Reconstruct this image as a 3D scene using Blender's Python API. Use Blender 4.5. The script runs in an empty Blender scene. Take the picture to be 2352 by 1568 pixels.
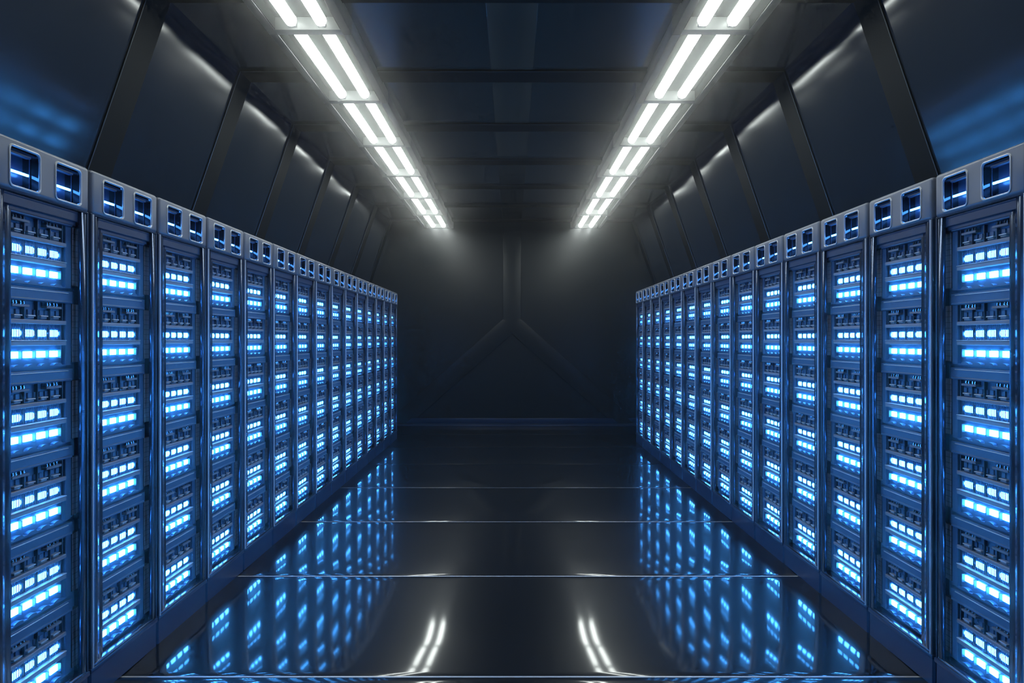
import bpy, bmesh, math, random
from mathutils import Vector, Matrix

random.seed(7)
SC = bpy.context.scene
COL = SC.collection
F = 1700.0            # focal length in pixels of the 2352 px wide frame
E = 1.467             # eye height
PITCH = 1.377         # bay of the room: ribs, floor slabs and light fixtures
CEIL = E + 2.045
BACK = 12.92
FRONT = -2.6

# ------------------------------------------------------------------ helpers
def link(o, parent=None):
    COL.objects.link(o)
    if parent is not None:
        o.parent = parent
    return o

def tag(o, label=None, cat=None, group=None, kind=None):
    if label: o['label'] = label
    if cat: o['category'] = cat
    if group: o['group'] = group
    if kind: o['kind'] = kind
    return o

class MB:
    """collects shapes in one mesh"""
    def __init__(self):
        self.bm = bmesh.new()
    def _take(self, t, mat=0):
        m = {}
        for v in t.verts:
            m[v.index] = self.bm.verts.new(v.co)
        for f in t.faces:
            try:
                nf = self.bm.faces.new([m[v.index] for v in f.verts])
                nf.material_index = mat
            except ValueError:
                pass
        t.free()
    def box(self, x0, x1, y0, y1, z0, z1, bev=0.0, seg=2, mat=0):
        t = bmesh.new()
        bmesh.ops.create_cube(t, size=1.0)
        for v in t.verts:
            v.co = Vector(((x0+x1)/2 + v.co.x*(x1-x0), (y0+y1)/2 + v.co.y*(y1-y0), (z0+z1)/2 + v.co.z*(z1-z0)))
        if bev > 0:
            bmesh.ops.bevel(t, geom=t.edges[:], offset=bev, offset_type='OFFSET', segments=seg, profile=0.5, affect='EDGES', clamp_overlap=True)
        t.verts.index_update()
        self._take(t, mat)
        return self
    def extrude(self, pts, axis, c0, c1, mat=0):
        """closed polygon pts (2D) extruded along axis ('x','y' or 'z') from c0 to c1"""
        def P(p, c):
            if axis == 'x': return (c, p[0], p[1])
            if axis == 'y': return (p[0], c, p[1])
            return (p[0], p[1], c)
        t = bmesh.new()
        A = [t.verts.new(P(p, c0)) for p in pts]
        B = [t.verts.new(P(p, c1)) for p in pts]
        n = len(pts)
        t.faces.new(A); t.faces.new(B[::-1])
        for i in range(n):
            t.faces.new([A[i], B[i], B[(i+1) % n], A[(i+1) % n]])
        bmesh.ops.recalc_face_normals(t, faces=t.faces[:])
        t.verts.index_update()
        self._take(t, mat)
        return self
    def cyl(self, c, axis, r, length, seg=12, mat=0):
        pts = [(r*math.cos(2*math.pi*i/seg), r*math.sin(2*math.pi*i/seg)) for i in range(seg)]
        if axis == 'z': q = [(c[0]+p[0], c[1]+p[1]) for p in pts]; return self.extrude(q, 'z', c[2], c[2]+length, mat)
        if axis == 'y': q = [(c[0]+p[0], c[2]+p[1]) for p in pts]; return self.extrude(q, 'y', c[1], c[1]+length, mat)
        q = [(c[1]+p[0], c[2]+p[1]) for p in pts]; return self.extrude(q, 'x', c[0], c[0]+length, mat)
    def tube(self, path, r, seg=6, mat=0):
        """round bar along a closed path of 3D points"""
        t = bmesh.new()
        n = len(path); rings = []
        for i, p in enumerate(path):
            p = Vector(p); d = (Vector(path[(i+1) % n]) - Vector(path[i-1])).normalized()
            a = Vector((1, 0, 0)) if abs(d.x) < .9 else Vector((0, 1, 0))
            u = d.cross(a).normalized(); w = d.cross(u)
            rings.append([t.verts.new(p + u*r*math.cos(2*math.pi*k/seg) + w*r*math.sin(2*math.pi*k/seg)) for k in range(seg)])
        for i in range(n):
            A, B = rings[i], rings[(i+1) % n]
            for k in range(seg):
                t.faces.new([A[k], A[(k+1) % seg], B[(k+1) % seg], B[k]])
        t.verts.index_update()
        self._take(t, mat)
        return self
    def mesh(self, name, mats, mirror=False, smooth=35):
        bm = self.bm
        if mirror:
            for v in bm.verts: v.co.x = -v.co.x
            bmesh.ops.reverse_faces(bm, faces=bm.faces[:])
        me = bpy.data.meshes.new(name)
        bm.to_mesh(me); bm.free()
        for m in (mats if isinstance(mats, (list, tuple)) else [mats]):
            me.materials.append(m)
        if smooth:
            for p in me.polygons: p.use_smooth = True
            me.set_sharp_from_angle(angle=math.radians(smooth))
        return me
    def build(self, name, mats, parent=None, mirror=False, smooth=35):
        return link(bpy.data.objects.new(name, self.mesh(name, mats, mirror, smooth)), parent)

def copy_tree(o, parent=None):
    c = o.copy(); link(c, parent)
    for ch in list(o.children): copy_tree(ch, c)
    return c

# ------------------------------------------------------------------ materials
def mat(name, col, rough=.5, metal=0.0, spec=.5, noise=None, rnoise=None, bump=None, coat=0.0, coat_rough=.05):
    m = bpy.data.materials.new(name); m.use_nodes = True
    nt = m.node_tree; n = nt.nodes; l = nt.links
    b = n['Principled BSDF']
    b.inputs['Base Color'].default_value = (*col, 1)
    b.inputs['Roughness'].default_value = rough
    b.inputs['Metallic'].default_value = metal
    b.inputs['Specular IOR Level'].default_value = spec
    b.inputs['Coat Weight'].default_value = coat
    b.inputs['Coat Roughness'].default_value = coat_rough
    tc = n.new('ShaderNodeTexCoord')
    if noise:
        sc, amt = noise
        t = n.new('ShaderNodeTexNoise'); t.inputs['Scale'].default_value = sc; t.inputs['Detail'].default_value = 4
        l.new(tc.outputs['Object'], t.inputs['Vector'])
        r = n.new('ShaderNodeMix'); r.data_type = 'RGBA'
        r.inputs[6].default_value = (*[c*(1-amt) for c in col], 1)
        r.inputs[7].default_value = (*[min(1, c*(1+amt)) for c in col], 1)
        l.new(t.outputs['Fac'], r.inputs[0]); l.new(r.outputs[2], b.inputs['Base Color'])
    if rnoise:
        sc, lo, hi = rnoise
        t = n.new('ShaderNodeTexNoise'); t.inputs['Scale'].default_value = sc; t.inputs['Detail'].default_value = 3
        l.new(tc.outputs['Object'], t.inputs['Vector'])
        r = n.new('ShaderNodeMapRange'); r.inputs['From Min'].default_value = .3; r.inputs['From Max'].default_value = .7
        r.inputs['To Min'].default_value = lo; r.inputs['To Max'].default_value = hi
        l.new(t.outputs['Fac'], r.inputs['Value']); l.new(r.outputs['Result'], b.inputs['Roughness'])
    if bump:
        sc, st, scale3 = bump
        mp = n.new('ShaderNodeMapping'); mp.inputs['Scale'].default_value = scale3
        l.new(tc.outputs['Object'], mp.inputs['Vector'])
        t = n.new('ShaderNodeTexNoise'); t.inputs['Scale'].default_value = sc; t.inputs['Detail'].default_value = 1
        l.new(mp.outputs['Vector'], t.inputs['Vector'])
        bp = n.new('ShaderNodeBump'); bp.inputs['Strength'].default_value = st; bp.inputs['Distance'].default_value = .01
        l.new(t.outputs['Fac'], bp.inputs['Height']); l.new(bp.outputs['Normal'], b.inputs['Normal'])
    return m

def emit(name, col, strength):
    m = bpy.data.materials.new(name); m.use_nodes = True
    b = m.node_tree.nodes['Principled BSDF']
    b.inputs['Base Color'].default_value = (0, 0, 0, 1)
    b.inputs['Emission Color'].default_value = (*col, 1)
    b.inputs['Emission Strength'].default_value = strength
    return m

def perforated(name, col):
    """grey brown metal strip pierced in a fine grid, with a seam every few rows"""
    m = mat(name, col, .55, .2)
    nt = m.node_tree; n = nt.nodes; l = nt.links; b = n['Principled BSDF']
    tc = n.new('ShaderNodeTexCoord'); sp = n.new('ShaderNodeSeparateXYZ'); l.new(tc.outputs['Object'], sp.inputs[0])
    def line(axis, period, width):
        d = n.new('ShaderNodeMath'); d.operation = 'DIVIDE'; d.inputs[1].default_value = period; l.new(sp.outputs[axis], d.inputs[0])
        f = n.new('ShaderNodeMath'); f.operation = 'FRACT'; l.new(d.outputs[0], f.inputs[0])
        g = n.new('ShaderNodeMath'); g.operation = 'LESS_THAN'; g.inputs[1].default_value = width; l.new(f.outputs[0], g.inputs[0])
        return g
    a = line('Y', .0116, .17); c = line('Z', .0232, .08)
    mx = n.new('ShaderNodeMath'); mx.operation = 'MAXIMUM'; l.new(a.outputs[0], mx.inputs[0]); l.new(c.outputs[0], mx.inputs[1])
    r = n.new('ShaderNodeMix'); r.data_type = 'RGBA'
    r.inputs[6].default_value = (*col, 1); r.inputs[7].default_value = (.012, .012, .015, 1)
    l.new(mx.outputs[0], r.inputs[0]); l.new(r.outputs[2], b.inputs['Base Color'])
    return m

M = {}
M['wall'] = mat('dark_panel', (.016, .022, .031), .10, 0, .65, noise=(1.2, .12), rnoise=(1.1, .09, .15), bump=(1.3, .05, (1, .35, 1)))
M['wallback'] = mat('back_panel', (.020, .023, .024), .24, 0, .55, noise=(1.5, .12))
M['ceil'] = mat('ceiling_panel', (.034, .040, .036), .15, 0, .6, noise=(1.1, .12), rnoise=(1.0, .12, .2))
M['rib'] = mat('rib_steel', (.004, .005, .005), .6, 0, .10)
M['ribedge'] = mat('rib_edge', (.10, .11, .11), .3, .4, .5)
M['lip_glint'] = mat('slab_lip_glint', (.66, .68, .70), .4, .4)  # pale colour paints the highlight along the slab lips
M['floor'] = mat('polished_floor', (.008, .010, .012), .30, 0, .06, bump=(1.0, .06, (1.2, .7, 1)), coat=.7, coat_rough=.062)
M['header'] = mat('rack_grey_enamel', (.13, .145, .18), .38, .25, .5)
M['recess'] = mat('gloss_dark', (.004, .005, .007), .07, 0, .8)
M['rim'] = mat('rim_metal', (.50, .52, .54), .34, .35)
M['shell'] = mat('rack_shell', (.028, .045, .09), .28, .2, .6)  # navy partly its own, partly LED wash put into the colour
M['plinth'] = mat('plinth_led_tint', (.018, .034, .08), .3, 0, .5)  # blue tint deepened to paint in the LED wash
M['frame'] = mat('door_frame_gloss', (.07, .10, .17), .14, .8, .8)
M['inner'] = mat('door_inner_panel', (.035, .055, .105), .4, .0, .35)  # blue of the LED glow mixed into the base colour
M['chrome'] = mat('door_post_silver', (.55, .56, .58), .34, .35)
M['bar'] = mat('module_grey', (.20, .205, .235), .48, .1)
M['panel'] = mat('module_dark', (.045, .095, .19), .36, .1, .6)  # strong blue tint partly stands in for LED light and bloom
M['fin'] = mat('module_fin', (.03, .055, .10), .4, .0)
M['knob'] = mat('connector_metal', (.55, .56, .58), .16, 1.0)
M['perf'] = perforated('perforated_strip', (.24, .20, .22))
M['reflector'] = mat('fixture_white', (.010, .012, .011), .9, .0, .0)
M['plate'] = mat('fixture_plate', (.07, .075, .072), .4)
M['housing'] = mat('fixture_grey', (.03, .036, .038), .30, .2, .5)
M['socket'] = mat('tube_socket', (.15, .16, .155), .4)
M['led'] = emit('blue_led', (.05, .34, 1.0), 48.0)
M['led2'] = emit('blue_led_strong', (.05, .34, 1.0), 58.0)
M['led3'] = emit('blue_light_bar', (.06, .30, 1.0), 22.0)
M['tube'] = emit('white_tube', (.93, 1.0, .96), 17.0)

# ------------------------------------------------------------------ camera
cam = bpy.data.cameras.new('camera'); cam.sensor_width = 36; cam.lens = F/2352*36
cam.shift_y = -4/2352; cam.clip_start = .05
co = link(bpy.data.objects.new('camera', cam)); co.location = (0, 0, E); co.rotation_euler = (math.pi/2, 0, 0)
SC.camera = co

# ------------------------------------------------------------------ room shell
KX, KZ, SLOPE = 2.055, E+2.025, .342          # inside corner of the ribs, outward slope of the walls
def wall_x(z, off=0.0): return KX + (KZ - z)*SLOPE + off
OFF = .014
def side_wall(name, s):
    # slanted panel wall, thick, with panel seams under the ribs
    z1 = CEIL + .02
    x0, x1 = wall_x(-.05, OFF), wall_x(z1, OFF)
    m = MB()
    pts = [(s*x0, -.05), (s*x1, z1), (s*(x1+.15), z1), (s*(x0+.15), -.05)]
    m.extrude(pts, 'y', FRONT-.1, BACK+.1)
    o = m.build(name, M['wall']); tag(o, 'slanted glossy dark panel wall behind the server racks', kind='structure'); return o
side_wall('wall_left', -1); side_wall('wall_right', 1)
m = MB(); m.box(-3.5, 3.5, BACK, BACK+.15, -.05, CEIL+.1)
tag(m.build('wall_back', M['wallback']), 'dark end wall at the far end of the aisle', kind='structure')
m = MB(); m.box(-3.5, 3.5, FRONT-.15, FRONT, -.05, CEIL+.1)
tag(m.build('wall_front', M['wallback']), 'dark wall behind the viewer', kind='structure')
m = MB()
m.box(-2.3, 2.3, FRONT-.1, BACK+.1, CEIL, CEIL+.12)
tag(m.build('ceiling', M['ceil']), 'dark glossy ceiling between the ribs', kind='structure')

# ribs: portal frames of flat bands, underside and wall face, chamfered edges
RW = .235
def rib(y0, idx):
    m = MB()
    bz = KZ
    # cross beam
    m.box(-KX-.004, KX+.004, y0, y0+RW, bz, CEIL+.03, .003, 1)
    for s in (-1, 1):
        t = bmesh.new()
        z1, z0 = bz+.03, -.02
        pts = [(s*wall_x(z1), z1), (s*wall_x(z1, OFF+.03), z1), (s*wall_x(z0, OFF+.03), z0), (s*wall_x(z0), z0)]
        A = [t.verts.new((p[0], y0, p[1])) for p in pts]; B = [t.verts.new((p[0], y0+RW, p[1])) for p in pts]
        t.faces.new(A); t.faces.new(B[::-1])
        for i in range(4): t.faces.new([A[i], B[i], B[(i+1) % 4], A[(i+1) % 4]])
        bmesh.ops.recalc_face_normals(t, faces=t.faces[:])
        bmesh.ops.bevel(t, geom=t.edges[:], offset=.003, segments=1, profile=.5, affect='EDGES')
        t.verts.index_update(); m._take(t)
    for f in m.bm.faces:
        if f.calc_area() < .004*6 and min(e.calc_length() for e in f.edges) < .006: f.material_index = 1
    o = m.build('trim_%d' % idx, [M['rib'], M['ribedge']], smooth=0)
    tag(o, 'dark flat steel rib across the ceiling and down both walls', kind='structure')
for i in range(-5, 7):
    rib(4.22 + PITCH*i, i+6)

# back wall: Y shaped raised brace, each band slightly ridged
m = MB()
S = BACK/F
def band(p, q, hw, ext0=0, ext1=0):
    p = Vector((p[0], 0, p[1])); q = Vector((q[0], 0, q[1]))
    d = (q-p).normalized(); nrm = Vector((-d.z, 0, d.x))
    p = p - d*ext0; q = q + d*ext1
    sec = [(-hw, .004), (-hw+.006, -.016), (0, -.026), (hw-.006, -.016), (hw, .004)]
    t = bmesh.new()
    A = [t.verts.new(p + nrm*s + Vector((0, BACK+y, 0))) for s, y in sec]
    B = [t.verts.new(q + nrm*s + Vector((0, BACK+y, 0))) for s, y in sec]
    for i in range(4): t.faces.new([A[i], A[i+1], B[i+1], B[i]])
    bmesh.ops.recalc_face_normals(t, faces=t.faces[:])
    for f in t.faces:
        if f.normal.y > 0: f.normal_flip()
    t.verts.index_update(); m._take(t)
apex = (0, E + 39.5*S)
band(apex, (0, CEIL), .16)
for s in (-1, 1):
    band(apex, (s*2.35, apex[1] - 2.35*.885), .152)
tag(m.build('trim_13', M['wallback'], smooth=10), 'shallow raised Y shaped brace on the end wall', kind='structure')
m = MB(); m.box(-3.3, 3.3, 12.55, BACK, 0, .012, .003)
m.box(-3.3, 3.3, BACK-.02, BACK, 0, .10, .004)
tag(m.build('baseboard_back', M['plinth']), kind='structure')
# ceiling centre seam
m = MB(); m.box(-.16, .16, FRONT, BACK, CEIL-.004, CEIL+.01, .002)
tag(m.build('trim_14', M['ceil']), 'flat strip along the middle of the ceiling', kind='structure')

# floor: polished slabs, each falls away gently at its near edge and has a lip at its far edge
def floor():
    m = MB()
    HW = 3.2
    gap = .012
    prof = []
    L = PITCH - gap
    N = 30
    for i in range(N+1):
        s = i/N*L                   # 0 at the near edge
        d = 0.0
        if s < .38: d = -.006*((.38-s)/.38)**2
        e = L - s
        if e < .05: d = -.0016*((.05-e)/.05)**2
        prof.append((s, d))
    y = 3.235 - PITCH*5
    bm = m.bm
    while y < BACK:
        # near lip, top profile, far lip
        pts = [(y, -.07), (y, prof[0][1]-.007), (y+.002, prof[0][1]-.002)] + [(y+s+ (.008 if s == 0 else 0), d) for s, d in prof[:-1]] + [(y+L-.006, prof[-1][1]), (y+L-.001, prof[-1][1]-.002), (y+L, -.006), (y+L, -.07)]
        A = [bm.verts.new((-HW, p[0], p[1])) for p in pts]
        B = [bm.verts.new((HW, p[0], p[1])) for p in pts]
        for i in range(len(pts)-1):
            f = bm.faces.new([A[i], B[i], B[i+1], A[i+1]])
            if i in (1, 2): f.material_index = 1
        y += PITCH
    m.box(-3.3, 3.3, FRONT-.1, BACK+.1, -.12, -.055)
    tag(m.build('floor', [M['floor'], M['lip_glint']], smooth=30), 'mirror-polished dark floor laid in wide slabs', kind='structure')
floor()

# ------------------------------------------------------------------ ceiling light fixtures
def fixture_proto():
    """one bay long, origin at the near end on the ceiling line; runs to +Y"""
    root = bpy.data.objects.new('ceiling_light', None); link(root); root.empty_display_size = .1
    zb = E+1.942 - CEIL; zt = .0
    hx = .2625; ix = .2075
    m = MB()
    for s in (-1, 1):
        a, b = sorted((s*ix, s*hx))
        m.box(a, b, .0, PITCH, zb, zt, .003, 2)
    m.box(-ix-.01, ix+.01, 0, PITCH, zb+.085, zt, 0)
    m.build('housing', [M['housing']], root)
    m = MB(); m.box(-ix-.002, ix+.002, PITCH-.080, PITCH, zb, zb+.09, .003, 2)
    m.build('end_plate', M['plate'], root)
    # bright liner of the trough
    m = MB()
    for s in (-1, 1):
        a, b = sorted((s*(ix+.001), s*(ix-.004)))
        m.box(a, b, .0, PITCH-.08, zb+.004, zb+.085)
    m.box(-ix, ix, 0, PITCH-.08, zb+.081, zb+.086)
    m.build('reflector', M['reflector'], root)
    for s in (-1, 1):
        # tube with domed ends
        t = MB(); r = .036; cx, cz = s*.0925, zb+.043
        y0, y1 = .035, PITCH-.095
        n = 20; rings = []
        prof = [(y0, .0)] + [(y0+.02*(1-math.cos(a)), r*math.sin(a)) for a in (math.pi/8, math.pi/4, math.pi*3/8)] + [(y0+.02, r), (y1-.02, r)] + [(y1-.02*(1-math.cos(a)), r*math.sin(a)) for a in (math.pi*3/8, math.pi/4, math.pi/8)] + [(y1, 0.0)]
        bm = t.bm
        for y, rr in prof:
            rr = max(rr, .001)
            rings.append([bm.verts.new((cx+rr*math.cos(2*math.pi*k/n), y, cz+rr*math.sin(2*math.pi*k/n))) for k in range(n)])
        for i in range(len(rings)-1):
            for k in range(n):
                bm.faces.new([rings[i][k], rings[i+1][k], rings[i+1][(k+1) % n], rings[i][(k+1) % n]])
        bm.faces.new(rings[0]); bm.faces.new(rings[-1][::-1])
        bmesh.ops.recalc_face_normals(bm, faces=bm.faces[:])
        tb = t.build('light_tube', M['tube'], root)
        q = MB(); q.box(cx-.025, cx+.025, y1-.002, y1+.02, cz-.028, cz+.04, .004, 2)
        q.build('tube_socket', M['socket'], root)
    return root
ORD = ['first', 'second', 'third', 'fourth', 'fifth', 'sixth', 'seventh', 'eighth', 'ninth', 'tenth', 'eleventh', 'twelfth', 'thirteenth', 'fourteenth', 'fifteenth', 'sixteenth']
FX0 = 4.72 - PITCH      # first fixture in view ends at the plate seen near the top of the picture
proto_f = fixture_proto(); first = True
for side, s in (('left', -1), ('right', 1)):
    for k in range(-1, 7):
        o = proto_f if first else copy_tree(proto_f)
        first = False
        o.location = (s*1.2825, FX0 + PITCH*k - .0, CEIL)
        w = 'last before the end wall' if k == 6 else ('nearest in view, cut by the top edge' if k == 0 else '%s from the camera' % ORD[max(k, 0)])
        if k == -1: w = 'overhead behind the picture edge'
        tag(o, 'twin-tube ceiling light in the %s strip, %s' % (side, w), 'ceiling light', 'twin-tube ceiling lights in the %s strip' % side)

# ------------------------------------------------------------------ server racks
RACKW = .556
def rrect(a0, a1, h0, h1, r, k=5):
    pts = []
    for (ca, ch, st) in ((a1-r, h1-r, 0), (a0+r, h1-r, 90), (a0+r, h0+r, 180), (a1-r, h0+r, 270)):
        for i in range(k+1):
            t = math.radians(st + 90*i/k)
            pts.append((ca+r*math.cos(t), ch+r*math.sin(t)))
    return pts
WIN = ((.080, .240), (.332, .492)); WH = (1.993, 2.129)
D0 = 1.793; DP = .302

def header_mesh(mirror):
    tmp = MB()
    # local frame: x = -depth (rack faces +x), y = along the row, z = up
    tmp.box(-.16, 0.0, .002, RACKW-.002, 1.975, 2.157, .016, 4)
    o = tmp.build('tmp', [M['header'], M['recess']])
    cut = MB()
    for a0, a1 in WIN:
        cut.extrude(rrect(a0, a1, *WH, .016), 'x', -.085, .05, 1)
    c = cut.build('cut', [M['header'], M['recess']])
    md = o.modifiers.new('b', 'BOOLEAN'); md.object = c; md.operation = 'DIFFERENCE'; md.solver = 'EXACT'
    dg = bpy.context.evaluated_depsgraph_get()
    me = bpy.data.meshes.new_from_object(o.evaluated_get(dg))
    bpy.data.objects.remove(o); bpy.data.objects.remove(c)
    b = bmesh.new(); b.from_mesh(me)
    for f in b.faces:
        cm = f.calc_center_median()
        inside = any(a0-.003 < cm.y < a1+.003 for a0, a1 in WIN) and WH[0]-.003 < cm.z < WH[1]+.003 and -.09 < cm.x < -.0005
        f.material_index = 1 if inside else 0
    if mirror:
        for v in b.verts: v.co.x = -v.co.x
        bmesh.ops.reverse_faces(b, faces=b.faces[:])
    b.to_mesh(me); b.free()
    for p in me.polygons: p.use_smooth = True
    me.set_sharp_from_angle(angle=math.radians(35))
    me.name = 'header'
    return me

def rack_proto(mirror):
    mi = mirror
    root = bpy.data.objects.new('server_rack', None); link(root); root.empty_display_size = .1
    # carcass
    m = MB()
    m.box(-.82, -.062, .003, RACKW-.003, .05, 2.150, .004, 1)
    m.box(-.07, -.004, .002, .010, .12, 1.98, .002, 1)
    m.box(-.07, -.004, RACKW-.010, RACKW-.002, .12, 1.98, .002, 1)
    m.box(-.07, -.030, .010, RACKW-.010, 1.920, 1.98, .004, 1)
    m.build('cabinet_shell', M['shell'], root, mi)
    # plinth with chamfered corners and levelling toe
    m = MB()
    pts = [(-.80, -.005), (-.016, -.005), (-.006, .006), (-.006, RACKW-.006), (-.016, RACKW+.005), (-.80, RACKW+.005)]
    m.extrude(pts, 'z', 0.0, .122)
    m.box(-.05, .0, -.004, RACKW+.004, .114, .134, .004, 2)
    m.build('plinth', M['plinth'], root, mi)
    # header
    h = link(bpy.data.objects.new('header', header_mesh(mi)), root)
    for a0, a1 in WIN:
        m = MB()
        m.tube([(.000, p[0], p[1]) for p in rrect(a0-.0015, a1+.0015, WH[0]-.0015, WH[1]+.0015, .0175)], .0046, 8)
        m.build('window_rim', M['rim'], h, mi)
        m = MB()
        m.tube([(-.034, p[0], p[1]) for p in rrect(a0+.004, a1-.004, WH[0]+.012, WH[1]-.010, .010)], .0022, 5)
        m.box(-.030, -.010, a0+.004, a1-.030, WH[1]-.022, WH[1]-.012, .003, 2)
        m.box(-.060, -.012, a0+.002, a1-.002, WH[1]-.009, WH[1]-.004, .002, 1)
        m.box(-.070, -.030, a0+.020, a1-.020, WH[0]+.008, WH[0]+.013, .002, 1)
        for k in range(6):
            m.cyl((-.040, a0+.030+.020*k, WH[0]+.013), 'z', .005, .005, 8)
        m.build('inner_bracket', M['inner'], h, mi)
        m = MB()
        c = (a0+a1)/2
        m.box(-.044, -.036, c-.079, c+.079, 2.0515, 2.0600, .002, 1)
        m.build('light_bar', M['led3'], h, mi)
    # door frame
    m = MB()
    m.cyl((-.005, .0115, .134), 'z', .0062, 1.842, 16)
    m.build('edge_post', M['chrome'], root, mi)
    m = MB()
    # near jamb: swept glossy profile
    prof = [(-.006, .019), (-.004, .026), (-.005, .040), (-.008, .055), (-.016, .075), (-.024, .095), (-.028, .115), (-.029, .130), (-.060, .130), (-.060, .019)]
    m.extrude(prof, 'z', .134, 1.975)
    m.box(-.020, -.003, .506, .536, .134, 1.975, .004, 2)
    # sill
    m.box(-.062, -.002, .02, .540, .130, .146, .006, 3)
    m.box(-.004, -.0005, .012, RACKW-.010, 1.9715, 1.9755, .0012, 1)
    m.build('door_frame', M['frame'], root, mi)
    m = MB()
    m.box(-.050, -.018, .020, .540, 1.932, 1.972, .002, 1)
    m.box(-.055, -.028, .028, .534, 1.916, 1.934, .002, 1)
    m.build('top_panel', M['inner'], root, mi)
    # ---- server units
    A0, A1 = .130, .461
    um = MB()
    zt, zb = .128, -.174
    um.box(-.064, -.057, .120, .552, zb, zt)                                  # back plate
    um.box(-.058, -.040, A1, .498, -.125, .122, .002, 1)                      # far cheek
    um.box(-.058, -.0355, .112, .500, -.182, -.138, .001, 1, 0)                # lower face
    um.box(-.058, -.030, .120, A1+.03, .117, .127, .004, 2, 0)
    um.box(-.038, -.0325, .112, .470, -.1470, -.1435, .0014, 2, 2)              # pale strip standing in for the upper edge highlight
    for k in range(5):                                                        # cheeks beside the lower lights
        a = .1275 + .0762*k if k else .1335
        um.box(-.058, -.040 if k else -.046, a-.0015, a+.0015, -.094, -.062, 0, 1, 3)
    for k in range(4):
        a = .224 + .0727*k
        um.box(-.058, -.049, a-.001, a+.001, -.020, .020, 0, 1, 3)
    um.box(-.058, -.036, A0, A1, .0335, .0490, .002, 1, 1)                    # grey bars
    um.box(-.058, -.036, A0, A1, -.0460, -.0290, .002, 1, 1)
    um.box(-.058, -.034, A0, A1, -.0285, -.0255, .001, 1, 2)
    # fins between the bays of the upper half
    for k in range(5):
        a = .150 + .0745*k
        um.box(-.058, -.044, a-.002, a+.002, .050, .118, 0, 1, 3)
    for k in range(9):
        a = .165 + .033*k
        um.box(-.058, -.052, a-.010, a+.010, .066, .086, .001, 1, 0)
    # fine upright ribs in front of the vent lights
    for k in range(36):
        a = .1425 + .0088*k
        um.box(-.057, -.0522, a-.0021, a+.0021, -.0255, .0335, 0, 1, 0)
    # scalloped ledge below the lower lights
    pts = []
    for k in range(4):
        c = .1875 + .0755*k
        for t in range(9):
            ang = math.pi - math.pi*t/8
            pts.append((c+.026*math.cos(ang), -.121 + .009*math.sin(ang)))
    pts = [(A0, -.121)] + pts + [(A1, -.121), (A1, -.126), (A0, -.126)]
    um.extrude([(p[0], p[1]) for p in pts], 'x', -.058, -.040, 0)
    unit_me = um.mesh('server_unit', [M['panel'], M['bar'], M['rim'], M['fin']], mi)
    # vent light (D shape), standing light, tray, handle, perforated strip
    def dmesh():
        q = MB(); r = .0125
        pts = [(0, -r), (.040, -r)] + [(.040+.0125*math.sin(math.radians(t)), -r*math.cos(math.radians(t))) for t in (30, 60, 90, 120, 150)] + [(.040, r), (0, r)]
        q.extrude(pts, 'x', -.0565, -.0525)
        return q.mesh('vent_light', M['led'], mi)
    def smesh():
        q = MB(); q.box(-.057, -.052, .004, .049, -.0115, .0115)
        return q.mesh('status_light', M['led2'], mi)
    def tmesh():
        q = MB()
        q.box(-.058, -.036, 0, .092, -.0045, .0045, .001, 1, 0)
        for a in (.012, .028, .052, .070):
            q.cyl((-.046, a, .0045), 'z', .0058, .012, 10, 1)
            q.cyl((-.046, a, .0075), 'z', .0078, .003, 10, 1)
        q.box(-.058, -.052, 0, .092, .004, .018, 0, 1, 2)
        return q.mesh('drive_tray', [M['bar'], M['knob'], M['panel']], mi)
    def hmesh():
        q = MB(); q.box(-.058, -.037, 0, .044, -.0022, .0028, .002, 2)
        q.box(-.056, -.041, .006, .040, -.0075, -.0045, .001, 1)
        return q.mesh('pull_handle', M['rim'], mi)
    def pmesh():
        q = MB(); q.box(-.058, -.038, .499, .5535, -.113, .117, .0015, 1)
        return q.mesh('perforated_strip', M['perf'], mi)
    dm, sm, tm, hm, pm = dmesh(), smesh(), tmesh(), hmesh(), pmesh()
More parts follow.
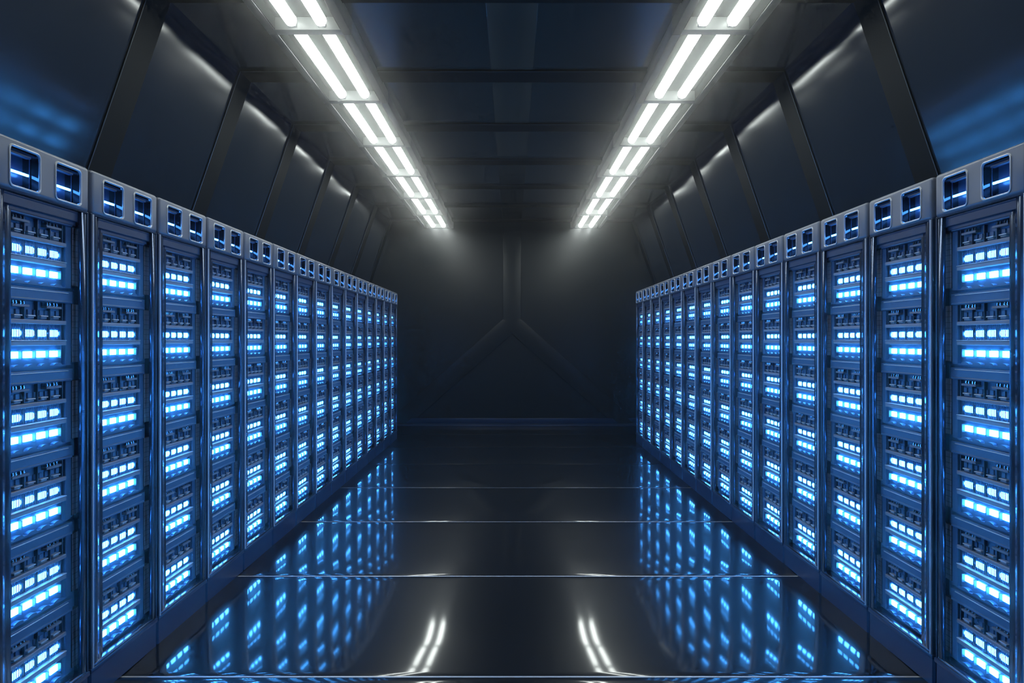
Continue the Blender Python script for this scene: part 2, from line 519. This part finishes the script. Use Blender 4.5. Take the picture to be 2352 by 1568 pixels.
    for k in range(6):
        z = D0 - DP*k
        u = bpy.data.objects.new('server_unit', unit_me); link(u, root); u.location = (0, 0, z)
        def sub(name, me, a, h):
            o = bpy.data.objects.new(name, me); link(o, u); o.location = (0, a, h); return o
        for j in range(4):
            sub('vent_light', dm, .167 + .0727*j, 0.0)
            sub('status_light', sm, .1535 + .0762*j, -.078)
            sub('pull_handle', hm, .160 + .0735*j, .063)
        sub('drive_tray', tm, .148, .098); sub('drive_tray', tm, .338, .098)
        sub('perforated_strip', pm, 0, 0)
    return root

def row(side, s, d, y0, pitch, count, behind):
    proto = rack_proto(s > 0)
    # left racks face +x: front plane at x = -d ; right racks are mirrored
    for i in range(-behind, count):
        o = proto if i == -behind else copy_tree(proto)
        o.location = (s*d, y0 + pitch*i + (pitch-RACKW)/2, 0)
        if i < 0: pos = 'beside the camera, just outside the picture edge' + (' and the farther back' if i == -2 else '')
        elif i == 0: pos = 'nearest the camera, cut by the picture edge'
        elif i == count-1: pos = 'last and farthest, closest to the end wall'
        else: pos = '%s from the camera' % ORD[i]
        tag(o, 'grey server rack with blue lights, %s row, %s' % (side, pos), 'server rack', 'server racks in the %s row' % side)
PL = .5722; PR = .5778
row('left', -1, 1.700, 2.988-PL, PL, 15, 1)
row('right', 1, 1.775, 3.121-PR, PR, 14, 1)

# ------------------------------------------------------------------ air: thin haze added to imitate lens bloom round the lights
BLOOM_HAZE = 0.021
w = bpy.data.worlds.new('world'); SC.world = w; w.use_nodes = True
w.node_tree.nodes['Background'].inputs['Color'].default_value = (0, 0, 0, 1)
w.node_tree.nodes['Background'].inputs['Strength'].default_value = 0
if BLOOM_HAZE > 0:
    vs = w.node_tree.nodes.new('ShaderNodeVolumeScatter')
    vs.inputs['Density'].default_value = BLOOM_HAZE; vs.inputs['Anisotropy'].default_value = .975
    w.node_tree.links.new(vs.outputs[0], w.node_tree.nodes['World Output'].inputs['Volume'])

SC.view_settings.view_transform = 'Standard'
SC.view_settings.look = 'None'
SC.view_settings.exposure = 0
SC.view_settings.gamma = 1
SC.view_settings.use_curve_mapping = False
c = SC.cycles
c.use_denoising = True
c.use_light_tree = False
c.max_bounces = 5; c.diffuse_bounces = 2; c.glossy_bounces = 3; c.transmission_bounces = 1; c.volume_bounces = 0
c.use_adaptive_sampling = True; c.adaptive_threshold = 0.04; c.adaptive_min_samples = 12
c.sample_clamp_indirect = 4
